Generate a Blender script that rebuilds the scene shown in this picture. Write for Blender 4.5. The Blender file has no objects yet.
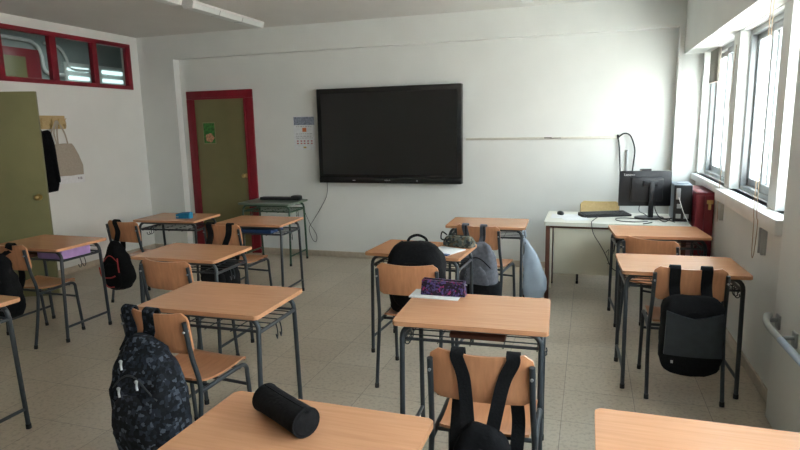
import bpy, bmesh, math, random
from mathutils import Vector, Matrix, noise
random.seed(7)
sc = bpy.context.scene
C = sc.collection
PI = math.pi
R = math.radians

# ------------------------------------------------------------------ camera
FPX, YAW, PITCH, ROLL, CAMZ = 578.86, 0.316543, 0.168762, -0.019741, 1.63952
fw = Vector((-math.sin(YAW)*math.cos(PITCH), math.cos(YAW)*math.cos(PITCH), -math.sin(PITCH)))
rt = Vector((math.cos(YAW), math.sin(YAW), 0)); up = rt.cross(fw)
r2 = rt*math.cos(ROLL)+up*math.sin(ROLL); u2 = -rt*math.sin(ROLL)+up*math.cos(ROLL)
cam = bpy.data.cameras.new('camera'); co = bpy.data.objects.new('camera', cam); C.objects.link(co)
cam.sensor_width = 36; cam.lens = 36*FPX/800; cam.clip_start = .03
co.matrix_world = Matrix(((r2.x, u2.x, -fw.x, 0), (r2.y, u2.y, -fw.y, 0), (r2.z, u2.z, -fw.z, CAMZ), (0, 0, 0, 1)))
sc.camera = co

# ------------------------------------------------------------------ sky, window portals, exposure
w = bpy.data.worlds.new('world'); sc.world = w; w.use_nodes = True
nt = w.node_tree; nt.nodes.clear()
wo = nt.nodes.new('ShaderNodeOutputWorld'); bg = nt.nodes.new('ShaderNodeBackground')
tc = nt.nodes.new('ShaderNodeTexCoord'); sx = nt.nodes.new('ShaderNodeSeparateXYZ'); rp = nt.nodes.new('ShaderNodeValToRGB')
nt.links.new(tc.outputs['Generated'], sx.inputs[0]); nt.links.new(sx.outputs['Z'], rp.inputs[0])
rp.color_ramp.elements[0].position = 0.0; rp.color_ramp.elements[0].color = (.93, .985, .985, 1)
rp.color_ramp.elements[1].position = .8; rp.color_ramp.elements[1].color = (.68, .80, .92, 1)
nt.links.new(rp.outputs[0], bg.inputs[0]); bg.inputs[1].default_value = 12.0
nt.links.new(bg.outputs[0], wo.inputs[0])
sc.view_settings.view_transform = 'Standard'; sc.view_settings.look = 'None'
sc.view_settings.exposure = 0.28; sc.view_settings.gamma = 1; sc.view_settings.use_curve_mapping = False
WIN = [(5.25, 6.50), (4.02, 5.06), (2.62, 3.86), (1.2, 2.45), (-.2, 1.05)]
WZ0, WZ1 = 1.11, 2.29
XL, XR, YF, YP, ZC, YB = -5.80, 1.044, 6.67, 6.56, 2.87, -2.6
for i, (a, b) in enumerate(WIN):
    L = bpy.data.lights.new('window_portal', 'AREA'); L.shape = 'RECTANGLE'; L.size = b-a; L.size_y = WZ1-WZ0
    L.cycles.is_portal = True
    o = bpy.data.objects.new('window_portal', L); C.objects.link(o)
    o.location = (XR+.2, (a+b)/2, (WZ0+WZ1)/2); o.rotation_euler = (0, R(90), 0)
    o.rotation_euler = Vector((-1, 0, 0)).to_track_quat('-Z', 'Z').to_euler()

sun = bpy.data.lights.new('sun', 'SUN'); sun.energy = 50; sun.angle = R(.6); sun.color = (.97, 1, .97)
so_ = bpy.data.objects.new('sun', sun); C.objects.link(so_); so_.rotation_euler = Vector((.50, .25, -1)).to_track_quat('-Z', 'Y').to_euler()

# ------------------------------------------------------------------ materials
def newmat(name):
    m = bpy.data.materials.new(name); m.use_nodes = True
    n = m.node_tree; b = n.nodes['Principled BSDF']
    return m, n, b
def tex(n, kind, scale, coord='Object', sc3=(1, 1, 1), **kw):
    t = n.nodes.new('ShaderNodeTexCoord'); mp = n.nodes.new('ShaderNodeMapping'); mp.inputs['Scale'].default_value = sc3
    x = n.nodes.new(kind); n.links.new(t.outputs[coord], mp.inputs[0]); n.links.new(mp.outputs[0], x.inputs['Vector'])
    if 'Scale' in x.inputs: x.inputs['Scale'].default_value = scale
    for k, v in kw.items(): x.inputs[k].default_value = v
    return x
def ramp(n, src, stops, interp='LINEAR'):
    r = n.nodes.new('ShaderNodeValToRGB'); n.links.new(src, r.inputs[0]); cr = r.color_ramp; cr.interpolation = interp
    while len(cr.elements) < len(stops): cr.elements.new(.5)
    for e, (p, c) in zip(cr.elements, stops): e.position = p; e.color = (*c, 1)
    return r
def bump(n, b, src, strength, dist=.01):
    u = n.nodes.new('ShaderNodeBump'); u.inputs['Strength'].default_value = strength; u.inputs['Distance'].default_value = dist
    n.links.new(src, u.inputs['Height']); n.links.new(u.outputs[0], b.inputs['Normal'])
def plain(name, col, rough=.5, metal=0, var=.06, nscale=30, bmp=0, coat=0, spec=.5):
    m, n, b = newmat(name)
    x = tex(n, 'ShaderNodeTexNoise', nscale, Detail=4)
    r = ramp(n, x.outputs['Fac'], [(.3, tuple(c*(1-var) for c in col)), (.7, tuple(min(1, c*(1+var)) for c in col))])
    n.links.new(r.outputs[0], b.inputs['Base Color'])
    b.inputs['Roughness'].default_value = rough; b.inputs['Metallic'].default_value = metal
    b.inputs['Specular IOR Level'].default_value = spec
    if coat: b.inputs['Coat Weight'].default_value = coat
    if bmp: bump(n, b, x.outputs['Fac'], bmp)
    return m
def woodmat(name, c1, c2, rough=.36, sc3=(1.2, 22, 22), coat=.0):
    m, n, b = newmat(name)
    x = tex(n, 'ShaderNodeTexNoise', 3.0, sc3=sc3, Detail=7, Roughness=.6)
    y = tex(n, 'ShaderNodeTexNoise', 1.6, sc3=(1, 3, 3), Detail=2)
    mx = n.nodes.new('ShaderNodeMath'); mx.operation = 'MULTIPLY_ADD'; mx.inputs[1].default_value = .7; n.links.new(x.outputs['Fac'], mx.inputs[0])
    m2 = n.nodes.new('ShaderNodeMath'); m2.operation = 'MULTIPLY'; m2.inputs[1].default_value = .3; n.links.new(y.outputs['Fac'], m2.inputs[0]); n.links.new(m2.outputs[0], mx.inputs[2])
    r = ramp(n, mx.outputs[0], [(.34, c1), (.64, c2)])
    n.links.new(r.outputs[0], b.inputs['Base Color']); b.inputs['Roughness'].default_value = rough
    b.inputs['Coat Weight'].default_value = coat
    return m
M = {}
M['beech'] = woodmat('beech laminate', (.535, .26, .135), (.63, .325, .175), .26)
M['beech_edge'] = woodmat('beech edge band', (.60, .36, .20), (.70, .45, .27), .4)
M['ply'] = woodmat('varnished plywood', (.50, .215, .10), (.66, .31, .155), .3, (14, 14, 1.2))
M['seatply'] = woodmat('seat plywood', (.48, .205, .095), (.63, .30, .15), .28, (14, 1.2, 14))
M['yellowply'] = woodmat('pale yellow plywood', (.62, .45, .20), (.75, .57, .28), .4, (14, 1.2, 14))
M['slate'] = plain('slate blue painted steel', (.036, .044, .050), .38, 0, .1)
M['greensteel'] = plain('green painted steel', (.028, .075, .042), .4, 0, .1)
M['greentop'] = plain('grey green laminate', (.16, .20, .16), .3, 0, .08)
M['rubber'] = plain('black rubber', (.012, .012, .013), .7)
M['wall'] = plain('white wall paint', (.775, .785, .755), .75, 0, .025, 2.5, .04)
M['ceil'] = plain('ceiling paint', (.71, .71, .68), .85, 0, .03, 1.6, .05)
M['wood_base'] = plain('beige stone skirting', (.50, .43, .34), .4, 0, .1, 18)
M['red'] = plain('glossy red paint', (.22, .007, .018), .35, 0, .08, 6)
M['doorgreen'] = plain('olive green door', (.185, .165, .068), .45, 0, .06, 4)
M['doorgreen2'] = plain('leaf door olive', (.235, .225, .105), .45, 0, .06, 4)
M['brass'] = plain('worn brass', (.55, .40, .16), .3, 1)
M['alu'] = plain('grey aluminium', (.42, .44, .45), .4, .6)
M['whiteplastic'] = plain('white plastic', (.75, .75, .73), .4)
M['sill'] = plain('white sill paint', (.80, .79, .76), .45, 0, .04, 8)
M['black'] = plain('black plastic', (.012, .012, .014), .4)
M['blackgloss'] = plain('gloss black bezel', (.010, .010, .011), .22)
M['fabric'] = plain('black nylon fabric', (.0065, .0065, .0075), .9, 0, .3, 60, .3, spec=.25)
M['strap'] = plain('black webbing', (.008, .008, .009), .9, 0, .3, 120, .3, spec=.25)
M['greyfab'] = plain('grey fabric', (.13, .135, .155), .9, 0, .2, 40, .3)
M['leather'] = plain('dark grey leatherette', (.022, .027, .033), .45, 0, .2, 25, .15)
M['redpipe'] = plain('coral red piping', (.55, .05, .05), .6)
M['cream'] = plain('cream laminate', (.62, .60, .48), .45, 0, .04, 5)
M['creamtop'] = plain('pale cream desk top', (.72, .71, .62), .3, 0, .03, 5)
M['rust'] = plain('rust brown steel', (.11, .035, .018), .5, 0, .15)
M['cabred'] = plain('dark red metal', (.17, .012, .022), .38, 0, .1, 5)
M['pcgrey'] = plain('blue grey metal', (.20, .24, .28), .4, .2)
M['paper'] = plain('white paper', (.78, .79, .80), .7)
M['screen'] = plain('matte dark screen', (.012, .012, .012), .33, 0, .02, 3, spec=.45)
M['tote'] = plain('natural canvas', (.42, .37, .30), .9, 0, .08, 60, .2)
M['jacket'] = plain('black jacket cloth', (.005, .005, .006), .95, 0, .3, 30, .3, spec=.15)
M['pine'] = woodmat('pine board', (.50, .36, .16), (.62, .47, .24), .5)
M['blue'] = plain('bright blue fabric', (.01, .19, .36), .6, 0, .15, 30)
M['violet'] = plain('violet plastic', (.42, .27, .55), .5, 0, .1, 20)
M['darkblue'] = plain('dark blue plastic', (.02, .06, .16), .4)
M['cord'] = plain('tan cord', (.42, .30, .20), .8)
M['pvc'] = plain('grey plastic pipe', (.45, .48, .48), .35)
M['pipeblue'] = plain('pale blue plastic pipe', (.42, .52, .66), .35)
M['concrete'] = plain('pale paving', (.62, .60, .56), .9, 0, .1, 2)
M['pinkhouse'] = plain('pale pink render', (.70, .52, .46), .9, 0, .05, 2)
M['roller'] = plain('grey brown blind fabric', (.22, .20, .17), .8)
M['diff'] = plain('frosted prismatic diffuser', (.72, .76, .74), .3, 0, .03, 40)
M['corr'] = plain('corridor paint', (.36, .40, .39), .8)
M['picgrey'] = plain('poster photo grey blue', (.25, .28, .36), .6, 0, .5, 60)
M['orange'] = plain('orange print', (.70, .20, .07), .6)
M['inkgrey'] = plain('grey print', (.42, .40, .42), .6)
M['inkred'] = plain('red print', (.50, .16, .18), .6)
M['postergreen'] = plain('green leaf print', (.035, .17, .03), .5, 0, .6, 30)
M['peach'] = plain('peach print', (.52, .26, .15), .5, 0, .5, 45)
M['lightgrey'] = plain('light grey mark', (.45, .45, .46), .4)
def floor_mat():
    m, n, b = newmat('terrazzo tiles')
    t = n.nodes.new('ShaderNodeTexCoord'); mp = n.nodes.new('ShaderNodeMapping'); mp.inputs['Location'].default_value = (.1+8, .07+8, 0)
    n.links.new(t.outputs['Object'], mp.inputs[0])
    br = n.nodes.new('ShaderNodeTexBrick'); br.offset = 0; br.squash = 1
    n.links.new(mp.outputs[0], br.inputs['Vector'])
    for k, v in dict(Scale=1.0).items(): br.inputs[k].default_value = v
    br.inputs['Mortar Size'].default_value = .0022; br.inputs['Mortar Smooth'].default_value = .3; br.inputs['Brick Width'].default_value = .4; br.inputs['Row Height'].default_value = .4
    br.inputs['Color1'].default_value = (.545, .47, .37, 1); br.inputs['Color2'].default_value = (.60, .525, .42, 1); br.inputs['Mortar'].default_value = (.30, .26, .21, 1)
    x = tex(n, 'ShaderNodeTexNoise', 45, Detail=5); r = ramp(n, x.outputs['Fac'], [(.36, (.78, .77, .75)), (.5, (1, 1, 1)), (.66, (1.0, 1.0, 1.0))])
    y = tex(n, 'ShaderNodeTexNoise', 1.6, Detail=6); r3 = ramp(n, y.outputs['Fac'], [(.3, (.84, .83, .80)), (.7, (1, 1, 1))])
    v = tex(n, 'ShaderNodeTexVoronoi', 90); r4 = ramp(n, v.outputs['Color'], [(.0, (.70, .68, .64)), (.25, (1, 1, 1))])
    src = br.outputs['Color']
    for q in (r, r3, r4):
        mm = n.nodes.new('ShaderNodeMixRGB'); mm.blend_type = 'MULTIPLY'; mm.inputs[0].default_value = .8
        n.links.new(src, mm.inputs[1]); n.links.new(q.outputs[0], mm.inputs[2]); src = mm.outputs[0]
    n.links.new(src, b.inputs['Base Color']); b.inputs['Roughness'].default_value = .32
    rr = ramp(n, y.outputs['Fac'], [(.3, (.30,)*3), (.7, (.38,)*3)]); n.links.new(rr.outputs[0], b.inputs['Roughness'])
    return m
M['floor'] = floor_mat()
def glass_mat():
    m = bpy.data.materials.new('window glass'); m.use_nodes = True; n = m.node_tree; n.nodes.clear()
    o = n.nodes.new('ShaderNodeOutputMaterial'); t = n.nodes.new('ShaderNodeBsdfTransparent'); g = n.nodes.new('ShaderNodeBsdfGlossy'); mx = n.nodes.new('ShaderNodeMixShader'); f = n.nodes.new('ShaderNodeLayerWeight'); pw = n.nodes.new('ShaderNodeMath'); pw.operation = 'POWER'; pw.inputs[1].default_value = 4; ml = n.nodes.new('ShaderNodeMath'); ml.operation = 'MULTIPLY_ADD'; ml.inputs[1].default_value = .35; ml.inputs[2].default_value = .025
    t.inputs[0].default_value = (.975, .99, .985, 1); g.inputs['Roughness'].default_value = .02; f.inputs[0].default_value = .5
    n.links.new(f.outputs['Facing'], pw.inputs[0]); n.links.new(pw.outputs[0], ml.inputs[0]); n.links.new(ml.outputs[0], mx.inputs[0]); n.links.new(t.outputs[0], mx.inputs[1]); n.links.new(g.outputs[0], mx.inputs[2]); n.links.new(mx.outputs[0], o.inputs[0])
    return m
M['glass'] = glass_mat()
def camo_mat(name, cols, scale, rough=.85):
    m, n, b = newmat(name)
    x = tex(n, 'ShaderNodeTexVoronoi', scale); x.distance = 'CHEBYCHEV'
    s = n.nodes.new('ShaderNodeSeparateColor'); n.links.new(x.outputs['Color'], s.inputs[0])
    k = len(cols); r = ramp(n, s.outputs[0], [(i/k, c) for i, c in enumerate(cols)], 'CONSTANT')
    n.links.new(r.outputs[0], b.inputs['Base Color']); b.inputs['Roughness'].default_value = rough; b.inputs['Specular IOR Level'].default_value = .2
    return m
M['camo'] = camo_mat('dark pixel camouflage', [(.008, .009, .012), (.012, .014, .018), (.02, .024, .034), (.010, .011, .014), (.012, .013, .016), (.028, .036, .05), (.011, .012, .015), (.018, .022, .03), (.07, .085, .11)], 62)
M['camo_case'] = camo_mat('green grey camouflage', [(.05, .055, .045), (.14, .14, .12), (.03, .035, .04), (.22, .20, .15), (.09, .11, .10), (.11, .085, .05)], 55)
M['dotcase'] = camo_mat('purple pink print', [(.015, .012, .02), (.05, .03, .10), (.018, .014, .022), (.26, .03, .12), (.10, .07, .22), (.02, .015, .02), (.07, .06, .16), (.015, .012, .02)], 105, .5)
M['floral'] = camo_mat('black white floral print', [(.01, .01, .012), (.012, .012, .015), (.45, .45, .45), (.01, .01, .012), (.30, .03, .06), (.013, .013, .016)], 60)
def bag_plastic():
    m = bpy.data.materials.new('pale blue translucent plastic'); m.use_nodes = True; n = m.node_tree; b = n.nodes['Principled BSDF']
    b.inputs['Base Color'].default_value = (.62, .70, .78, 1); b.inputs['Roughness'].default_value = .22
    x = tex(n, 'ShaderNodeTexNoise', 9, Detail=6); bump(n, b, x.outputs['Fac'], .6, .03)
    tr = n.nodes.new('ShaderNodeBsdfTranslucent'); tr.inputs[0].default_value = (.55, .65, .75, 1); mx = n.nodes.new('ShaderNodeMixShader'); mx.inputs[0].default_value = .45
    o = n.nodes['Material Output']; n.links.new(b.outputs[0], mx.inputs[1]); n.links.new(tr.outputs[0], mx.inputs[2]); n.links.new(mx.outputs[0], o.inputs[0])
    return m
M['plasticbag'] = bag_plastic()
def emis(name, col, s):
    m = bpy.data.materials.new(name); m.use_nodes = True; b = m.node_tree.nodes['Principled BSDF']
    b.inputs['Base Color'].default_value = (*col, 1); b.inputs['Emission Color'].default_value = (*col, 1); b.inputs['Emission Strength'].default_value = s
    return m
M['tube_lit'] = emis('lit fluorescent tube', (.72, .95, .95), 1.1)

# ------------------------------------------------------------------ mesh builder
class MB:
    def __init__(s): s.bm = bmesh.new()
    def box(s, x0, x1, y0, y1, z0, z1, bev=0, seg=2, mat=None):
        r = bmesh.ops.create_cube(s.bm, size=1); vs = r['verts']
        for v in vs:
            v.co = Vector(((x0+x1)/2+v.co.x*(x1-x0), (y0+y1)/2+v.co.y*(y1-y0), (z0+z1)/2+v.co.z*(z1-z0)))
        if bev:
            es = list({e for v in vs for e in v.link_edges})
            rr = bmesh.ops.bevel(s.bm, geom=es, offset=bev, segments=seg, affect='EDGES', profile=.5)
            vs = list({v for f in rr['faces'] for v in f.verts} | {v for v in vs if v.is_valid})
        if mat is not None:
            for v in vs: v.co = mat @ v.co
        return s
    def tube(s, pts, r, n=10, caps=True, closed=False):
        P = [Vector(p) for p in pts]; rings = []; k = len(P)
        rr = r if hasattr(r, '__len__') else [r]*k
        T = []
        for i in range(k):
            if closed: t = P[(i+1) % k]-P[i-1]
            else: t = P[min(i+1, k-1)]-P[max(i-1, 0)]
            T.append(t.normalized())
        nrm = T[0].orthogonal().normalized()
        for i in range(k):
            nrm = (nrm-T[i]*nrm.dot(T[i]));
            nrm = nrm.normalized() if nrm.length > 1e-6 else T[i].orthogonal().normalized()
            b = T[i].cross(nrm)
            rings.append([s.bm.verts.new(P[i]+(nrm*math.cos(2*PI*j/n)+b*math.sin(2*PI*j/n))*rr[i]) for j in range(n)])
        for i in range(k if closed else k-1):
            A, B = rings[i], rings[(i+1) % k]
            for j in range(n):
                s.bm.faces.new((A[j], A[(j+1) % n], B[(j+1) % n], B[j]))
        if caps and not closed:
            s.bm.faces.new(rings[0][::-1]); s.bm.faces.new(rings[-1])
        return s
    def loft(s, rings, cap=True):
        V = [[s.bm.verts.new(p) for p in r] for r in rings]; n = len(V[0])
        for A, B in zip(V, V[1:]):
            for j in range(n): s.bm.faces.new((A[j], A[(j+1) % n], B[(j+1) % n], B[j]))
        if cap: s.bm.faces.new(V[0][::-1]); s.bm.faces.new(V[-1])
        return s
    def ribbon(s, pts, wid, side, th=.004):
        P = [Vector(p) for p in pts]; V = []
        k = len(P); ws = wid if hasattr(wid, '__len__') else [wid]*k
        for i in range(k):
            t = (P[min(i+1, k-1)]-P[max(i-1, 0)]).normalized()
            sd = Vector(side[i] if hasattr(side[0], '__len__') else side).normalized(); nn = t.cross(sd)
            nn = nn.normalized() if nn.length > 1e-6 else Vector((0, 0, 1)); sd = nn.cross(t).normalized()
            a, b = sd*ws[i]/2, nn*th/2
            V.append([s.bm.verts.new(P[i]+q) for q in (a+b, -a+b, -a-b, a-b)])
        for A, B in zip(V, V[1:]):
            for j in range(4): s.bm.faces.new((A[j], A[(j+1) % 4], B[(j+1) % 4], B[j]))
        s.bm.faces.new(V[0][::-1]); s.bm.faces.new(V[-1])
        return s
    def prism(s, poly, fn, h0, h1, bev=0):
        a = [s.bm.verts.new(fn(x, y, h0)) for x, y in poly]; b = [s.bm.verts.new(fn(x, y, h1)) for x, y in poly]; n = len(poly)
        fs = [s.bm.faces.new(a[::-1]), s.bm.faces.new(b)]
        for j in range(n): s.bm.faces.new((a[j], a[(j+1) % n], b[(j+1) % n], b[j]))
        if bev:
            es = list({e for f in fs for e in f.edges}); bmesh.ops.bevel(s.bm, geom=es, offset=bev, segments=2, affect='EDGES')
        return s
    def ball(s, c, r, sq=(1, 1, 1), u=14, v=8):
        q = bmesh.ops.create_uvsphere(s.bm, u_segments=u, v_segments=v, radius=r)
        for x in q['verts']: x.co = Vector(c)+Vector((x.co.x*sq[0], x.co.y*sq[1], x.co.z*sq[2]))
        return s
    def build(s, name, mat, parent=None, ang=38, mw=None):
        bm = s.bm
        bmesh.ops.recalc_face_normals(bm, faces=bm.faces)
        for f in bm.faces: f.smooth = True
        for e in bm.edges:
            if len(e.link_faces) == 2 and e.calc_face_angle(0) > R(ang): e.smooth = False
        me = bpy.data.meshes.new(name); bm.to_mesh(me); bm.free()
        for q in (mat if isinstance(mat, (list, tuple)) else [mat]): me.materials.append(q)
        o = bpy.data.objects.new(name, me); C.objects.link(o)
        if parent: o.parent = parent
        return o
def rrect(w, d, r, n=5):
    o = []
    for cx, cy, a0 in ((w/2-r, d/2-r, 0), (-w/2+r, d/2-r, 90), (-w/2+r, -d/2+r, 180), (w/2-r, -d/2+r, 270)):
        for i in range(n+1):
            a = R(a0+90*i/n); o.append((cx+r*math.cos(a), cy+r*math.sin(a)))
    return o
XY = lambda x, y, h: (x, y, h)
XZ = lambda x, z, h: (x, h, z)
YZ = lambda y, z, h: (h, y, z)
def arc(c, r, a0, a1, n, plane='xz', off=0):
    o = []
    for i in range(n+1):
        a = R(a0+(a1-a0)*i/n); p, q = r*math.cos(a), r*math.sin(a)
        o.append({'xz': (c[0]+p, c[1], c[2]+q), 'yz': (c[0], c[1]+p, c[2]+q), 'xy': (c[0]+p, c[1]+q, c[2])}[plane])
    return o
def smooth_path(pts, n=6):
    P = [Vector(p) for p in pts]; o = []
    for i in range(len(P)-1):
        a = P[max(i-1, 0)]; b = P[i]; c = P[i+1]; d = P[min(i+2, len(P)-1)]
        for k in range(n):
            t = k/n
            o.append(.5*((2*b)+(c-a)*t+(2*a-5*b+4*c-d)*t*t+(3*b-a-3*c+d)*t**3))
    o.append(P[-1]); return o
def tag(o, label=None, cat=None, group=None, kind=None):
    for k, v in (('label', label), ('category', cat), ('group', group), ('kind', kind)):
        if v: o[k] = v
    return o
def empty(name, loc, rz=0, label=None, cat=None, group=None):
    o = bpy.data.objects.new(name, None); C.objects.link(o); o.location = loc; o.rotation_euler = (0, 0, rz); o.empty_display_size = .05
    return tag(o, label, cat, group)
def struct(o): o['kind'] = 'structure'; return o
def copy_tree(o, parent=None):
    c = o.copy(); C.objects.link(c)
    if parent: c.parent = parent
    for ch in list(o.children): copy_tree(ch, c)
    return c
def textmesh(name, s, size, mat, parent, loc, rot, ext=.0006):
    cu = bpy.data.curves.new(name, 'FONT'); cu.body = s; cu.size = size; cu.extrude = ext; cu.align_x = 'LEFT'
    t = bpy.data.objects.new(name, cu); C.objects.link(t)
    bpy.context.view_layer.update()
    me = bpy.data.meshes.new_from_object(t.evaluated_get(bpy.context.evaluated_depsgraph_get()))
    bpy.data.objects.remove(t)
    o = bpy.data.objects.new(name, me); C.objects.link(o); me.materials.clear(); me.materials.append(mat)
    o.parent = parent; o.location = loc; o.rotation_euler = rot
    return o

# ------------------------------------------------------------------ the room
struct(MB().box(XL-.15, XR+.25, YB-.15, YF+.2, -.1, 0).build('floor', M['floor']))
struct(MB().box(XL-.15, XR+.25, YB-.15, YF+.2, ZC, ZC+.12).build('ceiling', M['ceil']))
# front wall: recessed panel between two piers under a band
m = MB(); m.box(XL-.15, XR+.25, YF, YF+.2, 0, ZC); m.box(XL-.15, -5.24, YP, YF+.01, 0, ZC); m.box(.82, XR+.25, YP, YF+.01, 0, ZC)
m.box(-5.24, .82, YP, YF+.01, 2.565, ZC)
struct(m.build('wall_front', M['wall']))
struct(MB().box(XL-.15, XR+.25, YB-.2, YB, 0, ZC).build('wall_back', M['wall']))
# left wall with clerestory opening and a doorway
CW0, CW1, CZ0, CZ1 = 3.55, 6.42, 2.185, 2.765
D0, D1 = 3.12, 4.0
m = MB(); t0, t1 = XL-.15, XL
m.box(t0, t1, CW1, YF+.2, 0, ZC); m.box(t0, t1, D1, CW1, 0, CZ0); m.box(t0, t1, CW0, CW1, CZ1, ZC)
m.box(t0, t1, CW0, D1, 2.08, CZ0); m.box(t0, t1, D0, CW0, 2.08, ZC); m.box(t0, t1, YB-.2, D0, 0, ZC)
struct(m.build('wall_left', M['wall']))
# right wall with the row of windows, the drop beam above them
m = MB(); m.box(XR, XR+.2, YB-.2, YF, 0, WZ0); m.box(XR, XR+.2, YB-.2, YF, WZ1, ZC)
ys = [YF]+[v for a, b in WIN for v in (b, a)]+[YB-.2]
for i in range(0, len(ys), 2): m.box(XR, XR+.2, ys[i+1], ys[i], WZ0, WZ1)
m.box(.87, XR+.01, YB, YP+.02, WZ1+.005, ZC)
struct(m.build('wall_right', M['wall']))
struct(MB().box(.985, XR+.01, 2.93, 3.49, 0, WZ1+.01, .004).build('wall_pier', M['wall']))
# skirtings
struct(MB().box(-4.13, .82, YF-.014, YF+.002, 0, .075, .003).build('baseboard_front', M['wood_base']))
struct(MB().box(XL-.002, XL+.014, D1+.05, YP, 0, .075, .003).build('baseboard_left', M['wood_base']))
struct(MB().box(XR-.014, XR+.002, 3.49, YP, 0, .075, .003).build('baseboard_right', M['wood_base']))
struct(MB().box(XL, -5.24, YP-.014, YP+.002, 0, .075, .003).build('baseboard_pier', M['wood_base']))
# sill
m = MB(); m.box(.95, 1.10, 3.49, 5.08, 1.025, WZ0, .006); m.box(1.0, 1.10, 5.08, YP, 1.05, WZ0, .006); m.box(.985, 1.10, -2.2, 2.93, 1.025, WZ0, .006)
struct(m.build('trim_1', M['sill']))
# windows of the right wall: frame, two sliding sashes, panes
for i, (a, b) in enumerate(WIN):
    xf = XR+.07
    r = empty('window_%d' % (i+1), (xf, (a+b)/2, WZ0)); struct(r)
    W_, H_ = b-a, WZ1-WZ0
    f = MB()
    for (y0, y1, z0, z1) in ((-W_/2, -W_/2+.03, 0, H_), (W_/2-.03, W_/2, 0, H_), (-W_/2, W_/2, 0, .035), (-W_/2, W_/2, H_-.035, H_)):
        f.box(0, .07, y0, y1, z0, z1, .003)
    f.build('window_frame', M['alu'], r)
    for s, (y0, y1) in enumerate(((-W_/2+.03, .03), (-.03, W_/2-.03))):
        x0 = .012 if s == 0 else .042
        q = MB(); hw = .042
        q.box(x0, x0+.022, y0, y0+hw, .035, H_-.035, .003).box(x0, x0+.022, y1-hw, y1, .035, H_-.035, .003)
        q.box(x0, x0+.022, y0, y1, .035, .035+.055, .003).box(x0, x0+.022, y0, y1, H_-.035-.045, H_-.035, .003)
        so = q.build('sash', M['alu'], r)
        MB().box(x0+.009, x0+.013, y0+hw-.005, y1-hw+.005, .085, H_-.075).build('pane', M['glass'], so)
# clerestory window in the left wall
r = empty('window_7', (XL, 0, 0)); struct(r)
f = MB(); fx0, fx1 = -.05, .010
edges = [CW0, 3.70, 4.42, 5.08, 5.74, CW1]
f.box(fx0, fx1, CW0, CW1, CZ1-.05, CZ1, .004).box(fx0, fx1, CW0, CW1, CZ0, CZ0+.05, .004)
mull = [(CW0, CW0+.07), (4.55, 4.63), (5.20, 5.285), (5.79, 5.865), (CW1-.075, CW1)]
for a, b in mull: f.box(fx0, fx1, a, b, CZ0+.048, CZ1-.048, .004)
f.build('window_frame', M['red'], r)
for (a, b), (c, d) in zip(mull, mull[1:]): MB().box(-.025, -.021, b-.005, c+.005, CZ0+.045, CZ1-.045).build('pane', M['glass'], r)
# corridor beyond the clerestory
XC = -7.9
m = MB(); m.box(XC-.1, XC, 2.0, 10.5, 0, 3.25); m.box(XC, XL-.15, 10.4, 10.5, 0, 3.25); m.box(XC, XL-.15, 1.9, 2.0, 0, 3.25)
m.box(XL-.15, XL-.05, YF+.2, 10.5, 0, 3.25); m.box(XL-.16, XL-.15, 1.9, CW0-.3, ZC, 3.25).box(XL-.16, XL-.06, 1.9, 10.5, ZC+.12, 3.25)
struct(m.build('wall_corridor', M['corr']))
struct(MB().box(XC-.1, XL-.05, 1.9, 10.5, 3.2, 3.3).build('ceiling_corridor', M['corr']))
struct(MB().box(XC-.1, XL-.15, 1.9, 10.5, -.1, 0).build('floor_corridor', M['floor']))
r = empty('door_2', (XC, 6.55, 0)); struct(r)
MB().box(0, .05, -.36, .30, 0, 2.86, .004).build('door_frame', M['red'], r)
MB().box(.045, .06, -.30, .06, 0, 2.74, .003).build('door_leaf', M['doorgreen'], r)
p = tag(MB().tube(smooth_path([(XC+.05, 4.2, 3.0), (XC+.05, 6.4, 2.99), (XC+.05, 6.78, 2.95), (XC+.05, 6.88, 2.8), (XC+.05, 6.9, 2.62), (XC+.05, 6.98, 2.54), (XC+.05, 7.25, 2.53)], 6), .028, 8).build('conduit_pipe', M['whiteplastic']), 'pale grey conduit dropping in an S bend behind the left clerestory pane', 'pipe')
tag(MB().tube(smooth_path([(XC+.05, 6.95, 2.98), (XC+.05, 7.2, 2.95), (XC+.05, 7.32, 2.8), (XC+.05, 7.36, 2.66), (XC+.05, 7.5, 2.63), (XC+.05, 7.9, 2.64)], 6), .022, 8).build('conduit_pipe', M['whiteplastic']), 'thin grey conduit bending down behind the middle clerestory pane', 'pipe')
for k, (y0, y1, lab) in enumerate(((7.30, 7.78, 'lit corridor light fitting seen low in the middle clerestory pane'), (7.98, 8.52, 'lit corridor light fitting seen in the rightmost clerestory pane'))):
    r = empty('corridor_light', (XC, (y0+y1)/2, 2.44), 0, lab, 'light', 'corridor lights behind the clerestory')
    MB().box(0, .03, y0-(y0+y1)/2, y1-(y0+y1)/2, -.1, .30, .004).build('back_plate', M['whiteplastic'], r)
    for z in (.03, .17): MB().box(.03, .06, y0-(y0+y1)/2+.04, y1-(y0+y1)/2-.04, z, z+.06, .01).build('tube_lamp', M['tube_lit'], r)
r = empty('corridor_light', (-6.9, 6.6, 3.2), 0, 'added unseen fill light fitting on the corridor ceiling', 'light')
MB().box(-.1, .1, -.6, .6, -.08, 0, .01).build('housing', M['whiteplastic'], r)
L = bpy.data.lights.new('corridor_fill', 'AREA'); L.shape = 'RECTANGLE'; L.size = .15; L.size_y = 1.1; L.energy = 9; L.color = (.85, 1, .97)  # added fill light, out of view, brightens the corridor behind the clerestory
lo = bpy.data.objects.new('corridor_fill', L); C.objects.link(lo); lo.location = (-6.9, 6.6, 3.11)
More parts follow.
